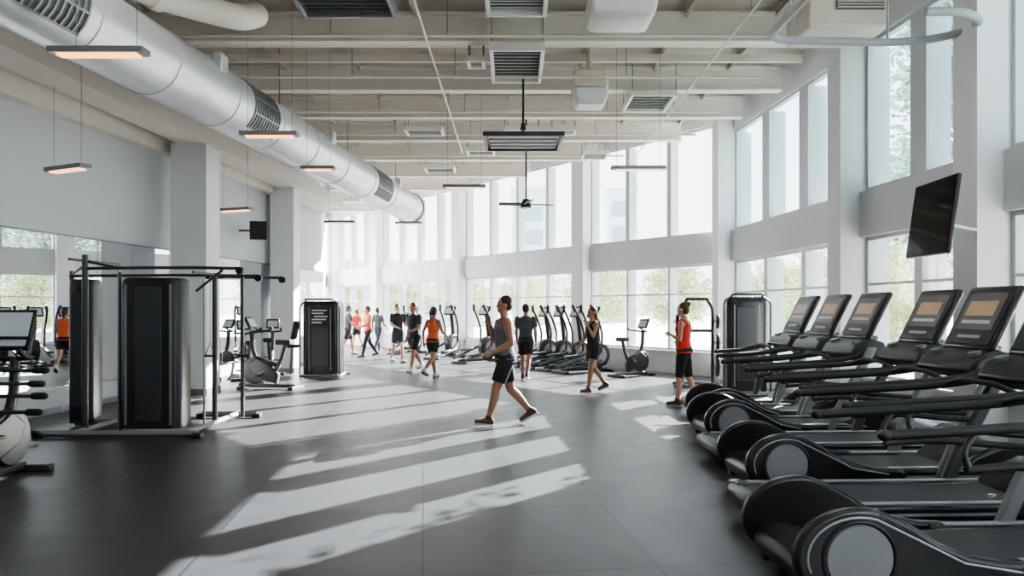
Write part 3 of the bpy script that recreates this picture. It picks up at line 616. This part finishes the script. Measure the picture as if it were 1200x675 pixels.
person('woman in red tank top and black knee length tights standing by the treadmills', 802, 12.4, R(150), 1.74, (9, 4), (-7, 8), (2, 10, 112, .55), (0, 8, 20, .05), 2, skin2, hair_b, c_red, 0, c_blk, 1.0, sh_or, .008, 'bun', 1)
person('man in dark tee seen from behind beside the ellipticals', 616, 17.0, R(80), 1.76, (14, 8), (-14, 20, -14), (10, 8, 25, 0), (-8, 8, 25, 0), 2, skin1, hair_d, c_dgy, .5, c_blk, .75, sh_bk, bk=1.05)
person('person in bright orange tank top and black shorts walking, among the walkers', 507, 17.3, R(60), 1.7, (20, 10, 5), (-18, 34, -25), (-22, 8, 30, 0), (24, 8, 40, 0), 4, skin1, hair_d, c_org, 0, c_blk, .6, sh_wh, .012, 'pony', 1)
person('man in navy tee and black shorts walking left of the orange tank top', 485, 19.3, R(-125), 1.82, (18, 8), (-16, 24, -14), (14, 8, 60, .2), (-14, 8, 30, 0), 2, skin1, hair_d, c_navy, .55, c_blk, .8, sh_wh, bk=1.08)
person('person in black tee standing with arms bent, behind the navy tee', 466, 22.8, R(-50), 1.8, (12, 6), (-10, 10), (12, 10, 70, .3), (10, 10, 60, .3), 0, skin2, hair_d, c_blk, .55, c_navy, .75, sh_wh)
person('person in orange tee and black trousers far back in the aisle', 431, 25, R(-150), 1.76, (18, 6), (-16, 20, -10), (20, 8, 50, .2), (-15, 8, 20, 0), 2, skin1, hair_d, c_org, .5, c_blk, 1.9, sh_bk)
person('person in charcoal tee just right of the distant orange tee', 443, 28.6, R(60), 1.72, (16, 6), (-14, 16, -8), (-15, 8, 20, 0), (15, 8, 30, 0), 0, skin3, hair_d, c_dgy, .5, c_navy, 1.9, sh_bk)
person('farthest left person in dark grey tee near the end column', 408, 26.5, R(20), 1.78, (18, 8), (-16, 20, -10), (-15, 8, 25, 0), (18, 8, 35, 0), 2, skin1, hair_d, c_dgy, .5, c_blk, .8, sh_wh)
person('small distant figure in red between the two far grey tees', 418, 31, R(140), 1.64, (14, 6), (-12, 16, -8), (15, 8, 30, 0), (-12, 8, 20, 0), 2, skin2, hair_b, c_red, .5, c_blk, .7, sh_bk, .014, 'pony', 1)
# ---------------------------------------------------------------- outdoors
leafm = mat('washed_out_leaves', (.42, .47, .27), .7, var=.35, scale=3); leafd = mat('washed_out_blue_green_leaves', (.40, .49, .45), .7, var=.3, scale=2); bark = mat('tree_bark', (.3, .27, .25), .8, var=.3)  # outdoor haze and overexposure are put into the pale leaf colours
M().bx(-120, 160, -40, 220, -.5, -.14).build('ground', mat('pale_pavement', (.45, .46, .41), .8, var=.15, scale=.3), kind=S)
def tree(loc, h, cr, n, lm, label, ls=.28):
    t = emp('tree', loc, random.random()*6, label, 'tree', 'trees outside the windows')
    tr = M().tube([(0, 0, 0), (.1, 0, h*.3), (-.05, .1, h*.62), (0, 0, h*.9)], .018*h)
    for i in range(6):
        a = i*1.1; tr.tube([(0, 0, h*(.35+.07*i)), (cr*.5*math.cos(a), cr*.5*math.sin(a), h*(.5+.07*i)), (cr*.8*math.cos(a), cr*.8*math.sin(a), h*(.58+.06*i))], .006*h, 6)
    tr.build('trunk', bark, t)
    f = M(); cl = []
    for i in range(max(14, n//90)):
        while True:
            p = V((random.uniform(-1, 1), random.uniform(-1, 1), random.uniform(-1, 1)))
            if .2 < p.length < .9: break
        cl.append(V((p.x*cr, p.y*cr, h*.6+p.z*h*.4)))
    for i in range(n):
        c = random.choice(cl)+V((random.gauss(0, 1), random.gauss(0, 1), random.gauss(0, .7)))*cr*.13
        a = V((random.gauss(0, 1), random.gauss(0, 1), random.gauss(0, 1))).normalized(); q, w = frame_of(a); z = ls*random.uniform(.6, 1.3); b = len(f.v)
        f.v += [tuple(c-q*z*.5), tuple(c+w*z*.3), tuple(c+q*z*.5), tuple(c-w*z*.3)]; f.f.append((b, b+1, b+2, b+3))
    me = bpy.data.meshes.new('foliage'); me.from_pydata(f.v, [], f.f); o = bpy.data.objects.new('foliage', me); C.objects.link(o); me.materials.append(lm); o.parent = t
    return t
t1 = tree((9.5, 13.2, -.14), 10.5, 2.5, 26000, leafd, 'tall leafy tree close outside the upper right windows', .17)
dup(t1, (10.8, 6.5, -.14), 2.5, 'tall leafy tree outside the windows at the right edge', .95)
t2 = tree((37, 54, -.14), 14, 4.8, 9000, leafd, 'large tree seen through the tall right windows', .45)
dup(t2, (26, 47, -.14), 2, 'large tree seen left of the right white column', .9)
t3 = tree((9.5, 20.5, -.14), 3.8, 1.7, 9000, leafm, 'low yellow green tree outside the lower right windows', .12)
lb = 'low green tree outside the lower windows behind the far treadmills|low green tree behind the corner column|yellow green shrubby tree beyond the back windows at right|shrubby tree beyond the bikes|shrubby tree beyond the ellipticals|shrubby tree beyond the middle back window|shrubby tree beyond the lone elliptical|shrubby tree beyond the walkers|far low tree beyond the leftmost back windows|low green tree outside beside the television column'.split('|')
for i, (x, y, s) in enumerate(((13.5, 25.5, 1.1), (10.5, 29, 1), (7.5, 33, 1.1), (4.5, 38, 1.2), (1, 43, 1.2), (-3, 48, 1.3), (-7.5, 53, 1.3), (-12.5, 58, 1.4), (-18, 63, 1.5), (8.6, 17.2, .75))):
    dup(t3, (x, y, -.14), i*1.3, lb[i], s)
def building(loc, w, d, h, rz, label, nb, col):
    o = emp('office_building', loc, rz, label, 'building'); wm = mat('hazed_facade_'+'abcd'[nb % 4], col, .7, var=.03); gm = mat('facade_glass', (.30, .42, .50), .4, var=.1)  # distance haze and glare mixed into the pale facade colour
    M().bx(-w/2, w/2, -d/2, d/2, 0, h).build('wall', wm, o, smooth=False); nf = int(h/3.4)
    for i in range(nf): M().bx(-w/2+.6, w/2-.6, -d/2-.08, -d/2+.05, 1+i*3.4, 3.1+i*3.4).build('window_band', gm, o, smooth=False)
    M().bx(-w/2-.2, w/2+.2, -d/2-.2, d/2+.2, h, h+.6).build('roof', wm, o, smooth=False)
building((2.5, 110, -.14), 5, 10, 19, 0, 'pale tower seen through the middle upper back windows', 0, (.62, .68, .73))
building((15.2, 105, -.14), 4, 10, 18, 0, 'pale tower seen just right of the middle back column', 1, (.62, .68, .73))
building((-16, 120, -.14), 22, 12, 9, .1, 'low pale block far beyond the left back windows', 2, (.7, .72, .74))
# ---------------------------------------------------------------- light + camera
w = bpy.data.worlds.new('World'); bpy.context.scene.world = w; w.use_nodes = True; N = w.node_tree.nodes; L = w.node_tree.links
bg = N['Background']; tc = N.new('ShaderNodeTexCoord'); sp = N.new('ShaderNodeSeparateXYZ'); cr = N.new('ShaderNodeValToRGB')
L.new(tc.outputs['Generated'], sp.inputs[0]); L.new(sp.outputs['Z'], cr.inputs[0]); L.new(cr.outputs[0], bg.inputs[0])
cr.color_ramp.elements[0].color = (.97, .98, 1, 1); cr.color_ramp.elements[1].color = (.66, .80, 1, 1); bg.inputs[1].default_value = 4.2
sd = bpy.data.lights.new('sun', 'SUN'); sd.energy = 66; sd.angle = R(.35); sd.color = (1, .94, .87); so = bpy.data.objects.new('sun', sd); C.objects.link(so)
el, az = R(26.5), R(42); so.rotation_euler = V((-math.sin(az)*math.cos(el), -math.cos(az)*math.cos(el), -math.sin(el))).to_track_quat('-Z', 'Y').to_euler(); so.location = (20, 20, 20)
for x, y in ((-3, 1.5), (2.5, 1.5), (-3, 7), (2.5, 7)):  # area fills added to brighten the interior, no fixtures hang here
    a = bpy.data.lights.new('fill_light', 'AREA'); a.shape = 'RECTANGLE'; a.size = 2; a.size_y = 2; a.energy = 40; a.color = (1, .92, .84)
    ao = bpy.data.objects.new('fill_light', a); C.objects.link(ao); ao.location = (x, y, 5.9)
cd = bpy.data.cameras.new('camera'); cd.lens = 25.5; cd.sensor_width = 36; cd.shift_y = .02125; cam = bpy.data.objects.new('camera', cd); C.objects.link(cam)
cam.location = (0, 0, 1.65); cam.rotation_euler = (R(90), 0, 0); bpy.context.scene.camera = cam
vs = bpy.context.scene.view_settings; vs.view_transform = 'AgX'; vs.look = 'AgX - Medium High Contrast'; vs.exposure = .15
